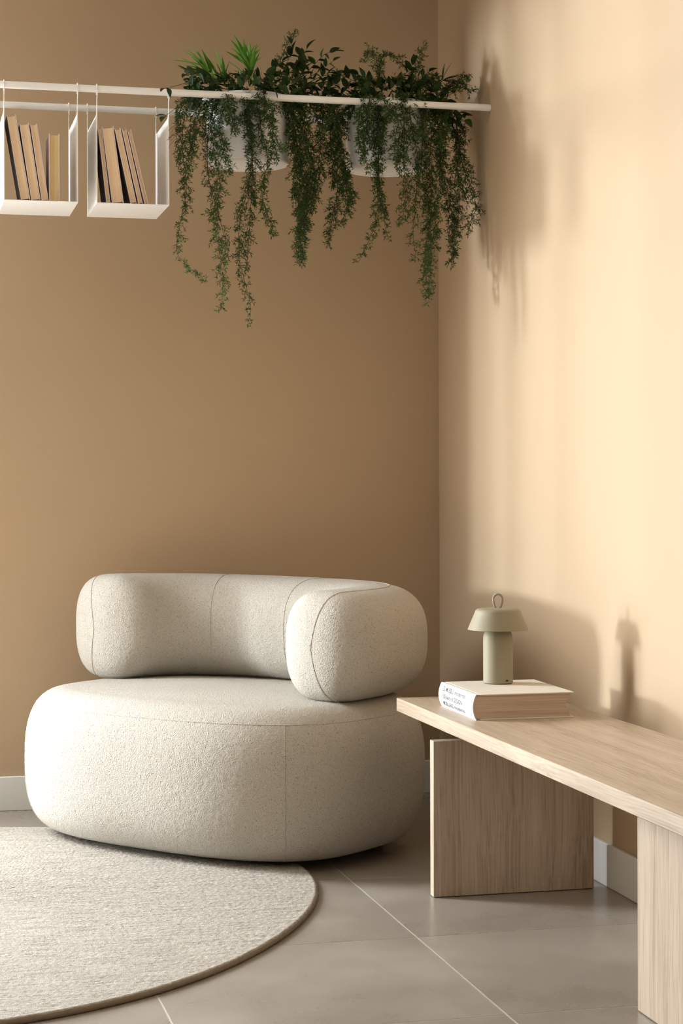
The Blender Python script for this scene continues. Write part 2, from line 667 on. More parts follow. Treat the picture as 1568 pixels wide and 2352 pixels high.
# ------------------------------------------------------------------ boucle lounge chair
SEAT = dict(cx=0.8557, cy=4.9652, a=0.563, b=0.3991, th=-0.8667, n=2.7492, w=0.1236, hh=0.1954, npf=2.6486, z0=0.022)
chair = empty('lounge_chair', (SEAT['cx'], SEAT['cy'], 0))
tag(chair, 'cream boucle lounge chair with pebble seat and curved wraparound backrest', 'armchair')


def resample(P, n, closed=True):
    Q = np.vstack([P, P[:1]]) if closed else P
    s = np.r_[0, np.cumsum(np.linalg.norm(np.diff(Q, axis=0), axis=1))]
    t = np.linspace(0, s[-1], n, endpoint=not closed)
    return np.stack([np.interp(t, s, Q[:, i]) for i in range(Q.shape[1])], 1)


def seat_rings(NC=620, MR=120):
    p = SEAT
    t = np.linspace(0, 2 * PI, 4000, endpoint=False)
    O = np.stack([p['a'] * spow(np.cos(t), 2 / p['n']), p['b'] * spow(np.sin(t), 2 / p['n'])], 1)
    O = resample(O, NC)
    d = np.roll(O, -1, 0) - np.roll(O, 1, 0)
    nr = np.stack([d[:, 1], -d[:, 0]], 1)
    nr /= np.linalg.norm(nr, axis=1)[:, None]
    e = np.linspace(-PI / 2, PI / 2, 2000)
    prof = np.stack([p['w'] * (1 - spow(np.cos(e), 2 / p['npf'])), p['z0'] + p['hh'] + p['hh'] * spow(np.sin(e), 2 / p['npf'])], 1)
    prof = resample(prof, MR, closed=False)
    rings = [np.c_[O - nr * i, np.full(NC, z)] for i, z in prof]
    top = rings[-1]
    c = top[:, :2].mean(0)
    for s in np.linspace(1, 0.0005, 70)[1:]:
        q = top.copy()
        q[:, :2] = c + (top[:, :2] - c) * s
        q[:, 2] += 0.010 * (1 - s * s) ** 1.3
        rings.append(q)
    bot = rings[0]
    pre = []
    for s in (0.0005, 0.5, 0.9):
        q = bot.copy()
        q[:, :2] = bot[:, :2].mean(0) + (bot[:, :2] - bot[:, :2].mean(0)) * s
        pre.append(q)
    return np.array(pre + rings)


def to_chair(P, origin=(0.0, 0.0)):
    c, s = math.cos(SEAT['th']), math.sin(SEAT['th'])
    P = np.asarray(P)
    return np.stack([c * P[..., 0] - s * P[..., 1] + origin[0], s * P[..., 0] + c * P[..., 1] + origin[1], P[..., 2]], -1)


def fuzz(V, amp):
    """Push the loops of the boucle in and out along the normal."""
    du = np.roll(V, -1, 1) - np.roll(V, 1, 1)
    dv = np.gradient(V, axis=0)
    n = np.cross(du, dv)
    n /= np.linalg.norm(n, axis=-1)[..., None] + 1e-12
    sp_ = np.minimum(np.linalg.norm(du, axis=-1), np.linalg.norm(dv, axis=-1) * 2)
    h = rng.normal(0, amp, V.shape[:2]) * np.clip((sp_ - 0.0015) / 0.003, 0, 1)
    return V + n * h[..., None]


S0 = to_chair(seat_rings())
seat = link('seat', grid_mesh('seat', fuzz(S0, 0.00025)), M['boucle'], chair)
smooth(seat.data)


def surf_tube(name, P, r, parent, closed=False):
    return tube(name, [Vector(p) for p in P], r, M['boucle'], parent, n=6, closed=closed)


SR = S0.shape[0]
pre = 3
# top perimeter seam and the upright corner seams
zt_idx = pre + int(120 * 0.80)
surf_tube('top_seam', S0[zt_idx][::4], 0.0014, seat, closed=True)


def col_at(px_t):
    t = math.radians(px_t)
    o = np.array([SEAT['a'] * spow(math.cos(t), 2 / SEAT['n']), SEAT['b'] * spow(math.sin(t), 2 / SEAT['n'])])
    L = seat_rings(620, 8)
    return int(np.argmin(np.linalg.norm(L[3 + 4, :, :2] - o, axis=1)))


for deg in (-42, -138, 42, 138):
    c = col_at(deg)
    surf_tube('corner_seam', S0[pre + 4:zt_idx + 1:2, c], 0.0015, seat)

BACK = dict(cu=-0.0231, cv=-0.0323, ac=0.439, bc=0.3907, nc=2.5747, t0=3.1337, t1=-0.1703, wt=0.1484, hh=0.1485, z0=0.4093, npf=2.6452, re=0.106, ne=2.0548, dip=0.0033, lean=-0.0098)
BTH, BC0 = -0.88, (0.857 - SEAT['cx'], 4.973 - SEAT['cy'])


def back_rings(K=300, MC=300):
    p = BACK
    t = np.linspace(p['t0'], p['t1'], 3000)
    Q = np.stack([p['cu'] + p['ac'] * spow(np.cos(t), 2 / p['nc']), p['cv'] + p['bc'] * spow(np.sin(t), 2 / p['nc'])], 1)
    s = np.r_[0, np.cumsum(np.linalg.norm(np.diff(Q, axis=0), axis=1))]
    L = s[-1]
    e = np.linspace(0, PI, 60)
    ends = p['re'] * (1 - np.cos(e / 2)) ** 1.15
    mid = np.linspace(p['re'], L - p['re'], K - 120)
    ss = np.r_[ends, mid[1:-1], L - ends[::-1]]
    Q = np.stack([np.interp(ss, s, Q[:, i]) for i in range(2)], 1)
    tq = np.stack([np.interp(ss + 0.004, s, p['cu'] + p['ac'] * spow(np.cos(t), 2 / p['nc'])) - np.interp(ss - 0.004, s, p['cu'] + p['ac'] * spow(np.cos(t), 2 / p['nc'])),
                   np.interp(ss + 0.004, s, p['cv'] + p['bc'] * spow(np.sin(t), 2 / p['nc'])) - np.interp(ss - 0.004, s, p['cv'] + p['bc'] * spow(np.sin(t), 2 / p['nc']))], 1)
    ker = np.ones(9) / 9
    tq = np.stack([np.convolve(np.pad(tq[:, i], 4, mode='edge'), ker, 'valid') for i in range(2)], 1)
    tq /= np.linalg.norm(tq, axis=1)[:, None]
    nr = np.stack([-tq[:, 1], tq[:, 0]], 1)
    d = np.minimum(ss, L - ss)
    k = np.where(d < p['re'], (1 - np.clip(1 - d / p['re'], 0, 1) ** p['ne']) ** (1 / p['ne']), 1.0)
    e = np.linspace(0, 2 * PI, 4000, endpoint=False)
    sec = np.stack([spow(np.cos(e), 2 / p['npf']) * p['wt'], spow(np.sin(e), 2 / p['npf']) * p['hh']], 1)
    sec = resample(sec, MC)
    rings = []
    for i in range(len(ss)):
        kk = max(k[i], 0.0005)
        kz = 1 - (1 - kk) ** 1.7
        q = Q[i] + sec[:, :1] * kk * nr[i]
        f = 2 * ss[i] / L - 1
        fr = np.clip((sec[:, 1] * kz + p['hh']) / (2 * p['hh']), 0, 1)
        z = p['z0'] + p['hh'] + sec[:, 1] * kz - p['dip'] * (1 - f * f) * fr + p['lean'] * f * fr
        rings.append(np.c_[q, z])
    R = np.array(rings)
    c, sn = math.cos(BTH), math.sin(BTH)
    return np.stack([c * R[..., 0] - sn * R[..., 1] + BC0[0], sn * R[..., 0] + c * R[..., 1] + BC0[1], R[..., 2]], -1), ss / L


B0, bs = back_rings()
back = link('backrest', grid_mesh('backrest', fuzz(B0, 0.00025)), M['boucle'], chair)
smooth(back.data)
for fr in (0.30, 0.52):
    i = int(np.argmin(abs(bs - fr)))
    surf_tube('panel_seam', B0[i][::4], 0.0014, back, closed=True)
# long seams along the outer panel, meeting at the rounded ends
surf_tube('edge_seam', np.concatenate([B0[1:-1:2, int(300 * 0.205)], B0[-2:0:-2, int(300 * 0.795)]]), 0.0015, back, closed=True)
# low glide feet, out of sight under the seat
for du, dv in ((0.36, 0.2), (0.36, -0.2), (-0.36, 0.2), (-0.36, -0.2)):
    q = to_chair(np.array([[du, dv, 0.0]]))[0]
    wxy = (q[0] + SEAT['cx'], q[1] + SEAT['cy'])
    dx, dy = wxy[0] - RC[0], wxy[1] - RC[1]
    on_rug = math.hypot(dx, dy) < float(rug_r(math.atan2(dy, dx)))
    zb = 0.0158 if on_rug else 0.0
    lathe('foot', [(0, zb), (0.03, zb), (0.03, 0.024), (0, 0.024)], M['foot'], chair, 24, (q[0], q[1], 0))

# ------------------------------------------------------------------ bench
ZT = 0.435
K = (CAM_H - ZT) / (CAM_H - 0.4088)
bF, bB, bE, BTH_ = 1.2728 * K, 1.6617 * K, 4.6739 * K, 0.033
ZB = ZT - BTH_
bench = empty('bench', (0, 0, 0))
tag(bench, 'long pale ash bench on panel legs along the right wall', 'bench')
box('bench_top', M['wood_y'], bF, bB, 2.35, bE, ZB, ZT, bench, 0.0012, 1)
LZ = 0.3675
leg1 = box('leg', M['wood_z'], 1.2149, 1.6136, 4.1339, 4.1339 + 0.029, 0.0015, LZ, bench, 0.001, 1)
leg2 = box('leg', M['wood_z'], 1.313, 1.343, 2.72, 3.147, 0.0015, LZ + 0.012, bench, 0.001, 1)
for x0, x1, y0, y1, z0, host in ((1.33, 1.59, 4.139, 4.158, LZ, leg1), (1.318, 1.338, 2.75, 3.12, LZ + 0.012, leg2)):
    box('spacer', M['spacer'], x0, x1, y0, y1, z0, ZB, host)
for x0, x1, y0, y1, host in ((1.218, 1.611, 4.137, 4.160, leg1), (1.316, 1.340, 2.73, 3.14, leg2)):
    box('glide_strip', M['foot'], x0, x1, y0, y1, 0.0, 0.0015, host)

# ------------------------------------------------------------------ big book on the bench
p_fl, p_bl, p_fr = at_z(1093, 1655, ZT), at_z(1005, 1622, ZT), at_z(1320, 1650, ZT)
bk_rz = math.atan2(p_fr.y - p_fl.y, p_fr.x - p_fl.x) * 0.2
BW, BD, BHT = (p_fr - p_fl).length, (p_bl - p_fl).length, 0.0585
book = empty('hardback_book', (p_fl.x, p_fl.y, ZT), bk_rz)
tag(book, 'thick ivory hardback design book with white lettered spine lying on the bench', 'book')
# local frame: x across the page width, y along the spine, spine at x=0
bt = 0.0028
cov = empty('cover_dummy')
bpy.data.objects.remove(cov)


def spine_curve(n=14, bulge=0.008):
    pts = []
    for i in range(n + 1):
        a = i / n
        z = BHT * a
        pts.append((-bulge * (1 - (2 * a - 1) ** 2), z))
    return pts


sp = spine_curve()
bm = bmesh.new()
bm_box(bm, 0.010, BW + 0.004, 0.0, BD, 0.0, bt, 0.0006, 1)
bm_box(bm, 0.010, BW + 0.004, 0.0, BD, BHT - bt, BHT, 0.0006, 1)
# hinge grooves joining boards to the spine
bm_box(bm, 0.002, 0.011, 0.001, BD - 0.001, 0.0006, 0.0018)
bm_box(bm, 0.002, 0.011, 0.001, BD - 0.001, BHT - 0.0018, BHT - 0.0006)
cover = from_bm('cover', bm, M['cover'], book, smo=40)
bm = bmesh.new()
rows = []
for yy in (0.0, BD):
    rows.append([bm.verts.new((x, yy, z)) for x, z in sp] + [bm.verts.new((x + 0.0022, yy, min(max(z, 0.0012), BHT - 0.0012))) for x, z in sp[::-1]])
n = len(rows[0])
for i in range(n):
    bm.faces.new((rows[0][i], rows[0][(i + 1) % n], rows[1][(i + 1) % n], rows[1][i]))
bm.faces.new(rows[0][::-1])
bm.faces.new(rows[1])
spine = from_bm('spine', bm, M['spine'], book, smo=40)
bm = bmesh.new()
rows = []
m_ = 12
for yy in (0.004, BD - 0.004):
    ring = []
    for i in range(m_ + 1):
        a = i / m_
        ring.append(bm.verts.new((0.001 - 0.006 * (1 - (2 * a - 1) ** 2), yy, bt + (BHT - 2 * bt) * a)))
    for i in range(m_ + 1):
        a = 1 - i / m_
        ring.append(bm.verts.new((BW - 0.003 - 0.011 * (1 - (2 * a - 1) ** 2), yy, bt + (BHT - 2 * bt) * a)))
    rows.append(ring)
n = len(rows[0])
for i in range(n):
    bm.faces.new((rows[0][i], rows[0][(i + 1) % n], rows[1][(i + 1) % n], rows[1][i]))
bm.faces.new(rows[0][::-1])
bm.faces.new(rows[1])
from_bm('pages', bm, M['bigpages'], book, smo=40)
bk_inv = (Matrix.Translation((p_fl.x, p_fl.y, ZT)) @ Matrix.Rotation(bk_rz, 4, 'Z')).inverted()


def spine_at(px, py):
    """Point of the spine plane (local x = -0.006) seen at a pixel."""
    o, r = bk_inv @ Vector((0, 0, CAM_H)), bk_inv.to_3x3() @ ray(px, py)
    return o + r * ((-0.006 - o.x) / r.x)


def text_mesh(body, size, bold=0.0, shear=0.0, sx=1.0):
    cu = bpy.data.curves.new('lettering', 'FONT')
    cu.body = body
    cu.size = size
    cu.offset = bold
    cu.shear = shear
    cu.resolution_u = 3
    o = bpy.data.objects.new('lettering', cu)
    COL.objects.link(o)
    bpy.context.view_layer.update()
    me = bpy.data.meshes.new_from_object(o.evaluated_get(bpy.context.evaluated_depsgraph_get()))
    bpy.data.objects.remove(o)
    bpy.data.curves.remove(cu)
    co = np.zeros(len(me.vertices) * 3, np.float32)
    me.vertices.foreach_get('co', co)
    co = co.reshape(-1, 3)
    co[:, 0] *= sx
    return me, co


def spine_x(z):
    a = z / BHT
    return -0.008 * (1 - (2 * a - 1) ** 2) - 0.0003


def letter(body, y0, y1, z0, hgt, mat, bold=0.0, shear=0.0, vertical=False):
    """Lay a word on the spine: text runs from y0 (far) to y1 (near), baseline z0."""
    me, co = text_mesh(body, 1.0, bold, shear)
    w0, w1 = co[:, 0].min(), co[:, 0].max()
    h1 = 0.729
    if not vertical:
        Y = y0 + (co[:, 0] - w0) / (w1 - w0) * (y1 - y0)
        Z = z0 + co[:, 1] / h1 * hgt
    else:
        Z = z0 + (co[:, 0] - w0) / (w1 - w0) * hgt
        Y = y0 + co[:, 1] / h1 * (y1 - y0)
    out = np.stack([np.array([spine_x(z) for z in Z]), Y, Z], 1)
    me.vertices.foreach_set('co', out.astype(np.float32).ravel())
    me.update()
    o = link('lettering', me, mat, spine)
    return o


ya, yb, yc = min(spine_at(1013, 1590).y, BD - 0.034), spine_at(1041, 1590).y, spine_at(1068, 1600).y
letter('EL MUEBLE', ya, yb, 0.0415, 0.0108, M['ink'], 0.007, 0.15)
letter('moderno', yb - 0.006, yc, 0.0415, 0.0108, M['ink'], 0.002, 0.3)
letter('150 anni di', ya, spine_at(1042, 1600).y, 0.0245, 0.0108, M['ink'], 0.002)
letter('DESIGN', spine_at(1043.5, 1600).y, spine_at(1062, 1600).y, 0.0245, 0.0108, M['ink'], 0.009)
letter('MOBILI\u00c1RIO', ya, yb, 0.0075, 0.0108, M['ink'], 0.007)
letter('moderno', yb - 0.006, yc + 0.004, 0.0075, 0.0108, M['ink'], 0.002)
letter('moderno', BD - 0.017, BD - 0.010, 0.012, 0.034, M['blue_ink'], 0, 0, True)
letter('moderno', 0.012, 0.017, 0.012, 0.03, M['ink'], 0, 0, True)

# ------------------------------------------------------------------ lamp on the book
ZBK = ZT + BHT
lp = at_z(1143.5, 1573, ZBK)
LR = 0.0355
d_ = ray(1143.5, 1573)
d_.z = 0
d_.normalize()
lp = lp + d_ * LR
lamp = empty('table_lamp', (lp.x, lp.y, ZBK))
tag(lamp, 'small olive beige mushroom table lamp with a cord loop standing on the book', 'lamp')
lz = lambda y: at_y(1143.5, y, lp.y).z - ZBK
dist = (lp - Vector((0, 0, CAM_H)))
depth = lp.x * math.sin(YAW) + lp.y * math.cos(YAW)
ppm = depth / F_PX
z_brim, z_top, z_loop, z_sh = lz(1446), lz(1397), lz(1361), lz(1463)
rb, rtp = 69.5 * ppm, 47 * ppm
lathe('base', [(0, 0.0015), (LR - 0.002, 0.0015), (LR, 0.003), (LR, z_sh - 0.006), (LR * 0.985, z_sh + 0.002), (LR * 0.94, z_sh + 0.008),
               (LR * 0.86, z_sh + 0.0135), (LR * 0.77, z_brim + 0.003), (LR * 0.6, z_brim + 0.02), (0, z_brim + 0.02)], M['lamp'], lamp, 72)
lathe('glide_ring', [(0, 0.0), (LR - 0.004, 0.0), (LR - 0.004, 0.0016), (0, 0.0016)], M['port'], lamp, 48)
prof = [(rb - 0.0018, z_brim), (rb, z_brim + 0.0006)]
hgt = z_top - z_brim
prof += [(rb + (rtp + 0.006 - rb) * t, z_brim + hgt * (0.02 + 0.80 * t)) for t in (0.25, 0.5, 0.75, 1.0)]
c0 = (rtp + 0.006, z_brim + hgt * 0.82)
for k in range(1, 7):
    a = k / 6 * PI / 2
    prof.append((c0[0] - 0.014 * (1 - math.cos(a)), c0[1] + (z_top - c0[1]) * math.sin(a)))
prof += [(rtp * 0.5, z_top + 0.0006), (0, z_top + 0.0008), (0, z_top - 0.002), (rtp - 0.008, z_top - 0.003), (rtp + 0.002, z_brim + hgt * 0.75), (rb - 0.0018, z_brim)]
lathe('lamp_shade', prof, M['lamp'], lamp, 96)
r_ = Vector((d_.y, -d_.x, 0))
lw = 10.2 * ppm
loop = []
hh_ = z_loop - z_top - 0.003
for k in range(33):
    t = k / 32
    a = -PI / 2 + 0.28 + t * (2 * PI - 0.56)
    u = lw * math.sin(2 * PI * t - PI) * -1 * (0.55 + 0.45 * math.sin(PI * t))
    v = (1 - math.cos(2 * PI * t)) / 2
    u = (-1 if t < 0.5 else 1) * lw * (0.38 + 0.62 * math.sin(PI * min(v, 1) ** 0.8 * 0.72) ** 1.0) * (1 if v < 0.75 else math.sqrt(max(0, 1 - ((v - 0.75) / 0.25) ** 2)))
    loop.append(r_ * u + Vector((0, 0, z_top - 0.001 + hh_ * v)))
tube('cord_loop', loop, 0.0026, M['cord'], lamp, n=10)
for px, wd, hg, mt, nm in ((1164, 0.0072, 0.0042, 'port', 'charging_port'), (1171.5, 0.0015, 0.0015, 'led', 'indicator_light')):
    zz = lz(1560.5)
    u = (px - 1143.5) * ppm
    ang = math.asin(max(-0.98, min(0.98, u / LR)))
    dirv = -d_ * math.cos(ang) + r_ * math.sin(ang)
    bm = bmesh.new()
    bm_box(bm, -wd / 2, wd / 2, -0.001, 0.0012, -hg / 2, hg / 2, min(0.0007, hg * 0.3), 2)
    o = from_bm(nm, bm, M[mt], lamp)
    o.location = dirv * (LR - 0.0004) + Vector((0, 0, zz))
    o.rotation_euler = (0, 0, math.atan2(dirv.y, dirv.x) + PI / 2)

# ------------------------------------------------------------------ wall rails
RZ = 2.0595
RY1, RY2, RR = 5.058, 5.32, 0.0098


def rail(y, label):
    root = tag(empty('wall_rail', (wx, y, RZ)), label, 'rail', 'white rails for hanging shelves and planters')
    o = lathe('rod', [(0, 0), (RR - 0.001, 0), (RR, 0.001), (RR, 4.861), (RR - 0.001, 4.862), (0, 4.862)], M['metal'], root, 32)
    o.rotation_euler = (0, -PI / 2, 0)
    lathe('wall_stud', [(0, -0.002), (RR * 0.55, -0.002), (RR * 0.55, 0.001), (0, 0.001)], M['metal'], root, 16).rotation_euler = (0, -PI / 2, 0)
    return root


rail(RY1, 'white round steel rail nearer the viewer, carrying shelves and planters')
rail(RY2, 'white round steel rail behind, closer to the back wall')

# ------------------------------------------------------------------ hanging shelves
SW, SZ0, SZ1, ST = 0.2, 1.7465, 1.990, 0.002


def make_shelf(x0, label):
    root = empty('hanging_shelf', (x0, RY1, SZ0))
    tag(root, label, 'shelf', 'white hanging box shelves on the rails')
    d = RY2 - RY1
    y0, y1 = -RR - 0.004, d + RR + 0.004
    yb0, yb1 = 0.0, d
    box('base_plate', M['metal'], 0, SW, yb0, yb1, 0, ST, root)
    H = SZ1 - SZ0
    for x in (0, SW - ST):
        bm = bmesh.new()
        out = [(yb0, ST), (yb1, ST)]
        for k in range(7):                         # concave sweep up into the rear hook strip
            a = k / 6 * PI / 2
            out.append((yb1 - 0.022 * (1 - math.cos(a)) * 0 - 0.0, H - 0.0) if k == 0 else (yb1 - 0.003 - 0.019 * (1 - math.sin(PI / 2 - a)) , H + 0.022 - 0.022 * math.sin(a)))
        for k in range(7):
            a = k / 6 * PI / 2
            out.append((yb0 + 0.003 + 0.019 * (1 - math.sin(a)), H + 0.022 - 0.022 * math.cos(a)))
        out.append((yb0, H))
        P = []
        for q in out:
            if not P or (abs(P[-1][0] - q[0]) + abs(P[-1][1] - q[1])) > 1e-5:
                P.append(q)
        f0 = [bm.verts.new((x, y, z)) for y, z in P]
        f1 = [bm.verts.new((x + ST, y, z)) for y, z in P]
        n = len(P)
        for i in range(n):
            bm.faces.new((f0[i], f0[(i + 1) % n], f1[(i + 1) % n], f1[i]))
        bm.faces.new(f0[::-1])
        bm.faces.new(f1)
        sp_ = from_bm('side_plate', bm, M['metal'], root)
        for yc, sg in ((0.0, 1), (d, -1)):
            # flat strip rising from the plate corner and hooking over the rail
            zr = RZ - SZ0
            yy = yc
            bm = bmesh.new()
            cl = [(yc, H - 0.004), (yc, zr - 0.028), (yc - (RR + 0.0022), zr - 0.014)]
            for k in range(9):
                a = PI - k / 8 * PI
                cl.append((yc + (RR + 0.0022) * math.cos(a), zr + (RR + 0.0022) * math.sin(a)))
            cl.append((yc + RR + 0.0022, zr - 0.014))
            hw = 0.002
            for (ya_, za_), (yb_, zb_) in zip(cl[:-1], cl[1:]):
                dy, dz = yb_ - ya_, zb_ - za_
                l_ = math.hypot(dy, dz)
                ny, nz = -dz / l_ * hw, dy / l_ * hw
                q0 = [(ya_ + ny, za_ + nz), (yb_ + ny, zb_ + nz), (yb_ - ny, zb_ - nz), (ya_ - ny, za_ - nz)]
                v0 = [bm.verts.new((x, a, b)) for a, b in q0]
                v1 = [bm.verts.new((x + ST, a, b)) for a, b in q0]
                for i in range(4):
                    bm.faces.new((v0[i], v0[(i + 1) % 4], v1[(i + 1) % 4], v1[i]))
                bm.faces.new(v0[::-1])
                bm.faces.new(v1)
            from_bm('hook', bm, M['metal'], sp_)
    return root


make_shelf(0.279, 'white steel hanging shelf at the left with four books')
make_shelf(0.530, 'white steel hanging shelf beside the planters with five leaning books')

# ------------------------------------------------------------------ books on the shelves
YB = RY1 + 0.012
ZSH = SZ0 + ST


def make_book(tl, tr, bl, br, label, group, face='greycloth', pages='pages', depth=0.115):
    """Corners in photograph pixels of the fore-edge side (top left/right, bottom left/right)."""
    P = [at_y(*q, YB) for q in (tl, tr, bl, br)]
    ctr_t, ctr_b = (P[0] + P[1]) / 2, (P[2] + P[3]) / 2
    lean = math.atan2(ctr_t.x - ctr_b.x, ctr_t.z - ctr_b.z)
    th = ((P[1] - P[0]).length + (P[3] - P[2]).length) / 2 * math.cos(lean)
    h = (ctr_t - ctr_b).length
    root = empty('book', (0, 0, 0))
    tag(root, label, 'book', group)
    cb = min(0.0022, th * 0.16)
    bm = bmesh.new()
    bm_box(bm, 0, cb, 0, depth, 0, h, 0.0005, 1)
    bm_box(bm, th - cb, th, 0, depth, 0, h, 0.0005, 1)
    bm_box(bm, cb, th - cb, depth - cb, depth, 0, h)
    cvr = from_bm('cover', bm, M['mauve'], root)
    bm = bmesh.new()                       # cloth facing glued on the outer sides
    bm_box(bm, -0.0003, 0.0, 0.0012, depth, 0.0006, h - 0.0006)
    bm_box(bm, th, th + 0.0003, 0.0012, depth, 0.0006, h - 0.0006)
    from_bm('cover_cloth', bm, M[face], root)
    bm = bmesh.new()
    rows = []
    for zz in (0.003, h - 0.004):
        ring = [bm.verts.new((cb + 0.0003 + (th - 2 * cb - 0.0006) * i / 8, 0.004 + 0.0025 * math.sin(PI * i / 8), zz)) for i in range(9)]
        ring += [bm.verts.new((th - cb - 0.0003, depth - cb, zz)), bm.verts.new((cb + 0.0003, depth - cb, zz))]
        rows.append(ring)
    n = len(rows[0])
    for i in range(n):
        bm.faces.new((rows[0][i], rows[0][(i + 1) % n], rows[1][(i + 1) % n], rows[1][i]))
    bm.faces.new(rows[0][::-1])
    bm.faces.new(rows[1])
    from_bm('pages', bm, M[pages], root)
    # rotate about Y so the book leans; the lowest corner stays on the shelf plate
    low = max(0.0, math.sin(lean) * th) if lean > 0 else 0.0
    R = Matrix.Rotation(lean, 4, 'Y')
    pivot_x = ctr_b.x - th / 2 / math.cos(lean)
    zoff = max(0.0, th * math.sin(lean)) if lean > 0 else 0.0
    root.matrix_world = Matrix.Translation((pivot_x, YB, ZSH + zoff + 0.0002)) @ R
    return root


G1, G2 = 'books on the left hanging shelf', 'books on the hanging shelf beside the planters'
make_book((15, 262), (37, 261), (48.5, 456), (70, 457.5), 'tall leaning book with grey back, first from the left edge of its shelf', G1, 'greycloth')
make_book((45, 282), (66, 280), (72, 458), (93.5, 458.5), 'leaning tan edged book between the tall book and a slimmer one', G1, 'mauve')
make_book((69.5, 282), (85, 281), (96, 459), (111.8, 459), 'slim leaning book resting against the only upright book', G1, 'mauve')
make_book((112.5, 304), (136.5, 305), (113.5, 460), (136.5, 461), 'only upright book, with mustard page edges', G1, 'mauve', 'pages_dark')
make_book((224.5, 291), (233, 290), (244, 465), (254, 465.6), 'dark sided leaning book against the inside of the shelf plate', G2, 'plum')
make_book((234.5, 292), (260.5, 290), (257.5, 466), (284.5, 467), 'thickest leaning book on the shelf beside the planters', G2, 'mauve')
make_book((263, 295), (277, 294), (300, 467.5), (314.5, 468), 'dark sided leaning book just past the wedge shaped gap', G2, 'plum')
make_book((280, 296), (290, 295), (318, 468), (328.5, 468), 'thin leaning book, last but one from the empty end of its shelf', G2, 'mauve')
make_book((292.5, 297), (301, 295.6), (332.8, 468), (341, 468), 'thinnest leaning book, next to the empty end of its shelf', G2, 'mauve')

# ------------------------------------------------------------------ planters
R_POT = 0.118
PY = (RY1 + RY2) / 2
POT_TOP, POT_BOT = RZ + RR + 0.0095, 1.8905
rnd = random.Random(11)

# one shared leaf mesh: folded, curved blade
def leaf_mesh(name, L, W, mat, curl=0.18, seg=5, fold=0.22):
    vs, fs = [], []
    for i in range(seg + 1):
        t = i / seg
        w = W * math.sin(PI * (0.06 + 0.94 * t ** 0.8)) ** 0.9 if t < 1 else 0.0
        z = -curl * L * t * t
        vs += [(-w / 2, t * L, z + fold * w), (0, t * L, z), (w / 2, t * L, z + fold * w)]
    for i in range(seg):
        a = i * 3
        fs += [(a, a + 1, a + 4, a + 3), (a + 1, a + 2, a + 5, a + 4)]
    me = bpy.data.meshes.new(name)
    me.from_pydata(vs, [], fs)
    me.materials.append(mat)
    smooth(me)
    return me


LEAF = leaf_mesh('leaf', 0.042, 0.0205, M['leaf'])
LEAFLET = leaf_mesh('leaflet', 0.08, 0.011, M['palm'], 0.12, 6, 0.3)
LEAFLET_D = leaf_mesh('leaflet', 0.06, 0.0055, M['leaf'], 0.2, 6, 0.3)


def orient(o, d, roll=0.0, up=(0, 0, 1)):
    d = Vector(d).normalized()
    q = d.to_track_quat('Y', 'Z')
    o.rotation_mode = 'QUATERNION'
    from mathutils import Quaternion
    o.rotation_quaternion = q @ Quaternion((0, 1, 0), roll)


def put_leaf(parent, me, p, d, s=1.0, roll=0.0, name='leaf'):
    o = bpy.data.objects.new(name, me)
    COL.objects.link(o)
    o.parent = parent
    o.location = Vector(p)
    orient(o, d, roll)
    o.scale = (s, s, s)
    return o


def resample_poly(P, step):
    P = [Vector(p) for p in P]
    # Catmull-Rom
    out = []
    E = [P[0] * 2 - P[1]] + P + [P[-1] * 2 - P[-2]]
    for i in range(1, len(E) - 2):
        a, b, c, d = E[i - 1:i + 3]
        n = max(2, int((c - b).length / step))
        for k in range(n):
            t = k / n
            out.append(0.5 * ((2 * b) + (c - a) * t + (2 * a - 5 * b + 4 * c - d) * t * t + (-a + 3 * b - 3 * c + d) * t ** 3))
    out.append(P[-1])
    return out


def needle_tris(buf, p, d, L, W):
    """A needle: four-sided blade folded along its middle."""
    d = d.normalized()
    s = d.cross(Vector((rnd.uniform(-1, 1), rnd.uniform(-1, 1), rnd.uniform(-1, 1))))
    if s.length < 1e-4:
        s = d.orthogonal()
    s.normalize()
    m = p + d * L * 0.45
    i = len(buf[0])
    buf[0] += [p, m + s * W / 2, p + d * L, m - s * W / 2]
    buf[1].append((i, i + 1, i + 2, i + 3))


def rand_dir():
    while True:
        v = Vector((rnd.uniform(-1, 1), rnd.uniform(-1, 1), rnd.uniform(-1, 1)))
        if 0.05 < v.length < 1:
            return v.normalized()


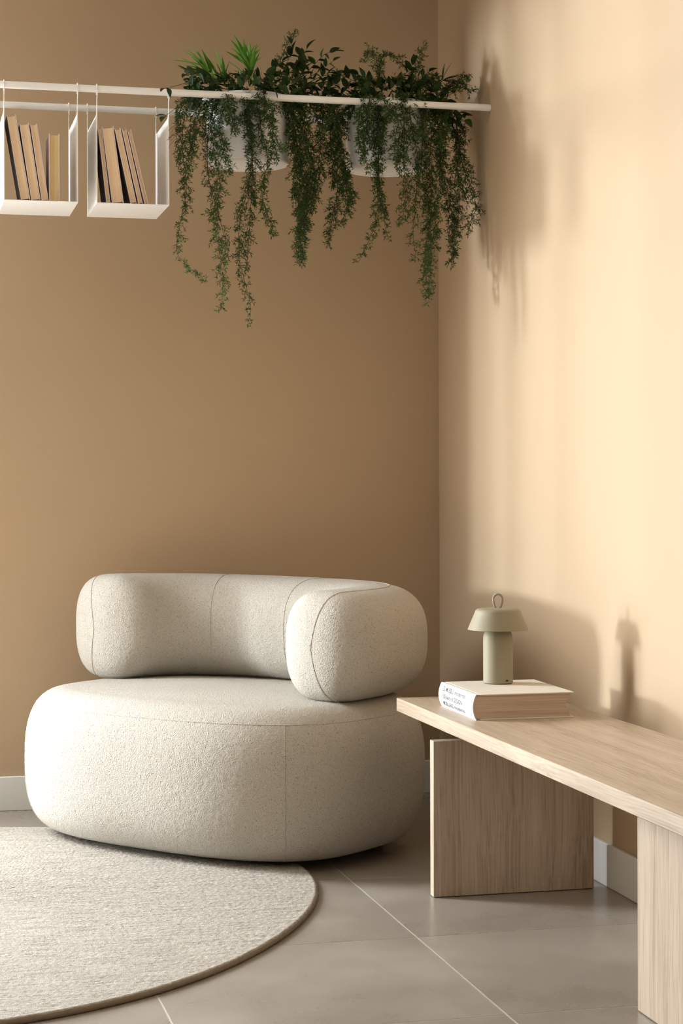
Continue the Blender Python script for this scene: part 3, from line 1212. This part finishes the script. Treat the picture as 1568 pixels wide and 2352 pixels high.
def strand(parent, px, Y, width, dens=1.0, sparse_tip=0.0, up=False):
    """Trailing fern stem: px = photograph pixels along it, Y = its depth (one value or start/end), width = spread of its twigs in metres."""
    Y0, Y1 = Y if isinstance(Y, tuple) else (Y, Y)
    n = len(px)
    P = [at_y(x, y, Y0 + (Y1 - Y0) * i / max(1, n - 1)) for i, (x, y) in enumerate(px)]
    off = Vector(parent.location)
    P = resample_poly([p - off for p in P], 0.007)
    k = len(P)
    bm = bmesh.new()
    bm_tube(bm, P[::2] if k > 6 else P, [0.0013 - 0.0008 * i / max(1, len(P[::2]) - 1) for i in range(len(P[::2] if k > 6 else P))], 4)
    buf = [[], []]
    for i, p in enumerate(P):
        f = i / k
        keep = dens * (1 - sparse_tip * max(0, (f - 0.55) / 0.45))
        t = (P[min(i + 1, k - 1)] - P[max(i - 1, 0)])
        t = t.normalized() if t.length > 0 else Vector((0, 0, -1))
        for _ in range(3):
            if rnd.random() > keep:
                continue
            d = rand_dir()
            d = (d - t * d.dot(t))
            if d.length < 0.05:
                continue
            d = (d.normalized() + t * rnd.uniform(0.3, 1.0)).normalized()
            taper = min(1.0, 0.45 + 2.2 * (1 - f))
            L = width * rnd.uniform(0.35, 1.12) * taper
            m = max(2, int(L / 0.0055))
            q = p.copy()
            dd = d.copy()
            pts = [q.copy()]
            for j in range(m):
                dd = (dd + Vector((0, 0, -0.10 if not up else 0.0)) + rand_dir() * 0.12).normalized()
                q = q + dd * (L / m)
                pts.append(q.copy())
                w_ = off + q
                if w_.x < 0.752 and w_.y > 5.035:      # keep clear of the shelf plate
                    continue
                for _n in range(3):
                    nd = (dd * 0.55 + rand_dir() * 0.9).normalized()
                    needle_tris(buf, q, nd, rnd.uniform(0.009, 0.0145), rnd.uniform(0.0021, 0.0031))
            bm_tube(bm, pts[::2] if len(pts) > 3 else pts, 0.0005, 3, caps=False)
        if rnd.random() < keep:
            needle_tris(buf, p, (rand_dir() + t * 0.5), rnd.uniform(0.008, 0.013), 0.002)
    st = from_bm('trailing_stem', bm, M['stem'], parent)
    me = bpy.data.meshes.new('needle_foliage')
    me.from_pydata(buf[0], [], buf[1])
    o = link('needle_foliage', me, M['needle'], st)
    o['kind'] = 'stuff'
    return st


def sprig(parent, px, Y, n_leaf, s=1.0, mat='stem'):
    """Woody sprig with separate broad leaves."""
    Y0, Y1 = Y
    n = len(px)
    off = Vector(parent.location)
    P = resample_poly([at_y(x, y, Y0 + (Y1 - Y0) * i / max(1, n - 1)) - off for i, (x, y) in enumerate(px)], 0.012)
    st = tube('sprig_stem', P, [0.0012 - 0.0007 * i / max(1, len(P) - 1) for i in range(len(P))], M[mat], parent, n=4)
    for k in range(n_leaf):
        f = 0.15 + 0.85 * (k + 0.5) / n_leaf
        i = min(len(P) - 2, int(f * (len(P) - 1)))
        t = (P[i + 1] - P[i]).normalized()
        side = t.cross(Vector((0.2, -1, 0.3))).normalized() * (1 if k % 2 else -1)
        d = t * rnd.uniform(0.3, 0.9) + side * rnd.uniform(0.5, 1.0) + rand_dir() * 0.35
        if (off + P[i]).x < 0.785 and (off + P[i]).y > 5.0:
            continue
        put_leaf(st, LEAF, P[i], d, s * rnd.uniform(0.6, 1.05), rnd.uniform(-0.9, 0.9))
    put_leaf(st, LEAF, P[-1], (P[-1] - P[-2]), s * 0.9, rnd.uniform(-0.5, 0.5))
    return st


def frond(parent, base, tips, Y, mesh, L0):
    """Palm frond: leaflets from a short rib at base to the given tips (pixels)."""
    off = Vector(parent.location)
    b = at_y(*base, Y) - off
    T = [at_y(x, y, Y + rnd.uniform(-0.03, 0.03)) - off for x, y in tips]
    c = sum(T, Vector()) / len(T)
    rib = [b, b.lerp(c, 0.35), b.lerp(c, 0.62)]
    rib = resample_poly(rib, 0.01)
    st = tube('palm_frond', rib, 0.0013, M['palm'] if mesh is LEAFLET else M['stem'], parent, n=5)
    for k, t in enumerate(T):
        # leaflet leaves the rib where its direction suits
        best = min(rib, key=lambda r: abs((t - r).length - L0))
        o = put_leaf(st, mesh, best, t - best, 1.0, rnd.uniform(-0.7, 0.7), 'leaflet')
        s = (t - best).length / L0
        o.scale = (1.0, s, 1.0)
    return st


def planter(cx, label):
    root = empty('hanging_planter', (cx, PY, POT_BOT))
    tag(root, label, 'planter', 'white cylinder planters hung between the rails')
    H = POT_TOP - POT_BOT
    zl = H - 0.009
    R2 = R_POT + 0.0125
    lathe('pot', [(0, 0), (R_POT - 0.0025, 0), (R_POT, 0.0025), (R_POT, zl), (R2 - 0.001, zl), (R2, zl + 0.001), (R2, zl + 0.006), (R2 - 0.002, zl + 0.008),
                  (R_POT - 0.004, zl + 0.008), (R_POT - 0.004, 0.004), (0, 0.004)], M['pot'], root, 96)
    lathe('soil', [(0, H - 0.028), (R_POT * 0.5, H - 0.024), (R_POT - 0.0042, H - 0.03), (R_POT - 0.0042, H - 0.04), (0, H - 0.04)], M['soil'], root, 48)
    return root


def dome_leaves(root, n, spread, zlo, zhi, mesh=None, s=(0.6, 1.05)):
    H = POT_TOP - POT_BOT
    for _ in range(n):
        a = rnd.uniform(0, 2 * PI)
        r = spread * math.sqrt(rnd.random())
        p = Vector((math.cos(a) * r * 1.12, math.sin(a) * r, H + rnd.uniform(zlo, zhi) * (1.15 - 0.5 * r / spread)))
        d = Vector((math.cos(a) * rnd.uniform(0.3, 1), math.sin(a) * rnd.uniform(0.3, 1), rnd.uniform(-0.7, 0.8)))
        put_leaf(root, mesh or LEAF, p, d, rnd.uniform(*s), rnd.uniform(-1.2, 1.2))


A_ = planter(0.976, 'white hanging planter of trailing fern with bright palm tips, nearer the books')
B_ = planter(1.387, 'white hanging planter of dark trailing fern at the wall end of the rails')

YF, YM, YR = RY1 - 0.045, PY, RY2 + 0.02
# trailing stems of the planter nearer the books
for px, Y, w, de, sp_t in (
    ([(470, 205), (425, 235), (405, 290), (412, 345), (432, 400)], (5.10, 5.02), 0.034, 0.75, 0.2),
    ([(480, 205), (430, 250), (418, 330), (428, 430), (412, 520), (405, 575), (425, 605), (468, 640)], (5.14, 5.05), 0.030, 0.62, 0.35),
    ([(500, 210), (470, 260), (452, 310), (440, 350)], (5.10, 5.03), 0.034, 0.8, 0.2),
    ([(510, 210), (485, 270), (492, 350), (505, 430), (490, 490), (500, 560), (512, 640), (508, 708)], (5.10, 5.02), 0.030, 0.75, 0.25),
    ([(500, 215), (478, 300), (478, 400), (495, 470), (520, 560), (525, 590)], (5.12, 5.06), 0.026, 0.55, 0.3),
    ([(530, 215), (505, 280), (515, 340), (530, 390)], (5.06, 5.015), 0.034, 0.8, 0.2),
    ([(520, 215), (530, 260), (540, 305)], (5.05, 5.01), 0.026, 0.85, 0.2),
    ([(565, 212), (570, 270), (578, 350), (570, 430), (552, 500), (548, 580), (560, 640), (575, 700), (572, 742)], (5.06, 5.01), 0.026, 0.72, 0.8),
    ([(568, 212), (576, 300), (580, 400), (575, 480), (570, 560), (566, 610)], (5.07, 5.02), 0.026, 0.75, 0.4),
    ([(590, 215), (612, 260), (630, 310), (648, 345)], (5.05, 5.005), 0.022, 0.85, 0.2),
    ([(585, 215), (600, 300), (615, 370), (600, 430), (612, 490), (630, 538)], (5.06, 5.015), 0.028, 0.8, 0.2),
    ([(605, 215), (622, 270), (628, 330), (640, 370)], (5.05, 5.01), 0.022, 0.8, 0.2),
    ([(660, 212), (675, 290), (690, 380), (700, 450), (690, 530), (691, 602)], (5.12, 5.06), 0.040, 1.0, 0.0),
    ([(680, 215), (700, 300), (712, 380), (705, 460), (690, 540), (690, 595)], (5.16, 5.10), 0.036, 1.0, 0.0),
    ([(650, 212), (672, 280), (678, 360), (684, 440), (688, 500)], (5.10, 5.05), 0.034, 1.0, 0.0),
    ([(700, 215), (730, 280), (735, 350), (722, 430), (712, 485)], (5.14, 5.08), 0.036, 0.95, 0.1),
    ([(720, 215), (755, 280), (760, 350), (775, 420), (765, 490), (752, 558)], (5.16, 5.08), 0.032, 0.85, 0.15),
    ([(725, 220), (770, 260), (785, 330), (795, 400), (805, 455), (785, 508)], (5.20, 5.10), 0.036, 0.8, 0.15),
):
    strand(A_, px, Y, w, de, sp_t)
# trailing stems of the planter at the wall end
for px, Y, w, de, sp_t in (
    ([(820, 215), (790, 260), (775, 330), (785, 400), (800, 460)], (5.12, 5.06), 0.034, 0.85, 0.15),
    ([(840, 215), (828, 250), (822, 300), (832, 350), (850, 388)], (5.06, 5.01), 0.030, 0.8, 0.2),
    ([(850, 215), (845, 260), (848, 300), (838, 340)], (5.05, 5.01), 0.032, 0.9, 0.2),
    ([(870, 215), (866, 280), (870, 350), (866, 430), (868, 490), (852, 540), (822, 605)], (5.06, 5.01), 0.024, 0.9, 0.75),
    ([(865, 215), (872, 300), (868, 390), (878, 470), (884, 520), (892, 550)], (5.07, 5.03), 0.026, 0.8, 0.7),
    ([(875, 215), (895, 260), (900, 270)], (5.05, 5.01), 0.022, 0.8, 0.2),
    ([(920, 215), (928, 290), (926, 370), (932, 440), (922, 512)], (5.06, 5.01), 0.034, 0.6, 0.2),
    ([(935, 215), (945, 290), (960, 370), (955, 450), (948, 530), (955, 590)], (5.07, 5.02), 0.036, 0.55, 0.3),
    ([(955, 215), (970, 290), (968, 370), (975, 450), (985, 520), (975, 590), (985, 690)], (5.08, 5.03), 0.034, 0.7, 0.3),
    ([(985, 215), (1005, 290), (1010, 380), (1005, 460), (995, 540), (988, 620), (984, 680)], (5.12, 5.06), 0.030, 0.75, 0.1),
    ([(1000, 220), (1015, 290), (1012, 370), (1030, 450), (1040, 520), (1035, 605)], (5.16, 5.10), 0.034, 0.9, 0.0),
    ([(1010, 220), (1045, 280), (1060, 370), (1085, 440), (1092, 480), (1075, 530)], (5.18, 5.10), 0.036, 0.75, 0.15),
    ([(1000, 225), (1040, 290), (1048, 370), (1055, 440), (1050, 520), (1040, 580)], (5.20, 5.14), 0.034, 0.8, 0.1),
    ([(1010, 235), (1052, 270), (1070, 320), (1062, 330)], (5.2, 5.16), 0.02, 0.5, 0.3),
    ([(970, 215), (990, 300), (985, 380), (990, 450), (978, 520)], (5.10, 5.04), 0.034, 0.75, 0.2),
    ([(900, 215), (912, 280), (905, 340), (915, 400)], (5.06, 5.01), 0.028, 0.5, 0.2),
    ([(945, 215), (900, 255), (880, 285), (876, 330)], (5.05, 5.01), 0.022, 0.6, 0.2),
):
    strand(B_, px, Y, w, de, sp_t)
# short stems thickening the foliage at the rims
for root, xa, xb, k in ((A_, 430, 770, 6), (B_, 800, 1050, 5)):
    for i in range(k):
        x = xa + (xb - xa) * (i + rnd.uniform(0.2, 0.8)) / k
        ln = rnd.uniform(70, 170) if (x < 480 or x > 650) else rnd.uniform(40, 90)
        strand(root, [(x, 212), (x + rnd.uniform(-18, 18), 225 + ln * 0.4), (x + rnd.uniform(-25, 25), 215 + ln)], (5.13, 5.03), 0.030, 0.55, 0.2)
    for i in range(9):
        x = xa + (xb - xa) * (i + rnd.uniform(0.1, 0.9)) / 9
        strand(root, [(x, 214), (x + rnd.uniform(-14, 14), 195), (x + rnd.uniform(-40, 40), 178 + rnd.uniform(-12, 18))], (5.18, 5.12), 0.026, 0.8, 0.2, up=True)
# upright fern shoots
for px, w, de in (([(872, 205), (868, 165), (862, 125), (848, 118), (838, 140)], 0.022, 0.8), ([(872, 200), (872, 150), (885, 122), (905, 125), (922, 148)], 0.02, 0.8),
                  ([(955, 205), (948, 165), (965, 145), (972, 105)], 0.02, 0.9), ([(960, 205), (985, 180), (1000, 170)], 0.02, 0.7),
                  ([(1010, 215), (1050, 200), (1092, 212)], 0.02, 0.7), ([(1015, 205), (1050, 185), (1078, 172)], 0.012, 0.5)):
    strand(B_, px, (5.17, 5.14), w, de, 0.2, up=True)
strand(A_, [(640, 150), (655, 110), (670, 85), (680, 68)], (5.17, 5.15), 0.016, 0.6, 0.6, up=True)

# leafy sprigs
for px, n_, s in (([(520, 205), (450, 188), (405, 197), (380, 203)], 9, 0.9), ([(510, 195), (460, 172), (430, 172)], 8, 1.0), ([(500, 235), (430, 232), (395, 255), (378, 268)], 10, 1.0),
                  ([(640, 190), (655, 150), (672, 120), (668, 100)], 9, 0.9), ([(650, 185), (680, 150), (705, 112)], 8, 1.0), ([(670, 185), (700, 160), (690, 128)], 7, 1.0),
                  ([(680, 190), (715, 155), (745, 125), (768, 118)], 9, 0.85), ([(690, 190), (730, 165), (765, 140)], 8, 0.7), ([(690, 200), (740, 175), (785, 168)], 9, 0.9),
                  ([(690, 205), (740, 188), (765, 195)], 8, 0.9), ([(700, 215), (745, 205), (760, 235)], 7, 1.0), ([(620, 195), (630, 160), (650, 140)], 8, 0.9)):
    sprig(A_, px, (5.14, 4.985) if px[-1][0] < 440 else (5.18, 5.12), n_, s)
for px, n_, s in (([(850, 205), (800, 180), (770, 170)], 9, 1.0), ([(860, 200), (830, 175), (800, 168)], 8, 0.9), ([(900, 200), (940, 160), (950, 140)], 8, 0.9),
                  ([(920, 200), (960, 180), (985, 165)], 8, 0.9), ([(990, 225), (1030, 240), (1060, 265), (1070, 275)], 10, 1.1), ([(985, 230), (1010, 260), (1045, 285)], 9, 1.1),
                  ([(830, 235), (800, 255), (780, 285), (762, 290)], 8, 1.0)):
    sprig(B_, px, (5.18, 5.12), n_, s)
dome_leaves(A_, 190, 0.16, -0.012, 0.062)
dome_leaves(B_, 190, 0.15, -0.012, 0.066)
# palm fronds
frond(A_, (508, 190), [(400, 132), (428, 113), (437, 112), (449, 108), (466, 112), (478, 128), (487, 142), (430, 145), (440, 158), (452, 168)], 5.15, LEAFLET, 0.075)
frond(A_, (500, 192), [(415, 150), (425, 160), (420, 128), (444, 126), (458, 118), (470, 135), (436, 172), (455, 150)], 5.13, LEAFLET, 0.075)
frond(A_, (515, 195), [(498, 112), (498, 135), (513, 130), (520, 140)], 5.14, LEAFLET, 0.075)
frond(A_, (572, 195), [(522, 115), (532, 90), (541, 81), (548, 95), (558, 90), (568, 100), (578, 105), (590, 98), (596, 108), (530, 137), (598, 125), (585, 125)], 5.16, LEAFLET, 0.075)
frond(A_, (580, 195), [(545, 118), (552, 108), (560, 118), (570, 112), (584, 112), (592, 118), (536, 108), (575, 96), (586, 100)], 5.14, LEAFLET, 0.075)
frond(B_, (985, 215), [(975, 170), (992, 165), (1003, 160), (1018, 143), (1030, 142), (1012, 165), (1045, 168), (1060, 165), (1075, 165), (1055, 180), (1065, 195), (1085, 190)], 5.15, LEAFLET_D, 0.055)
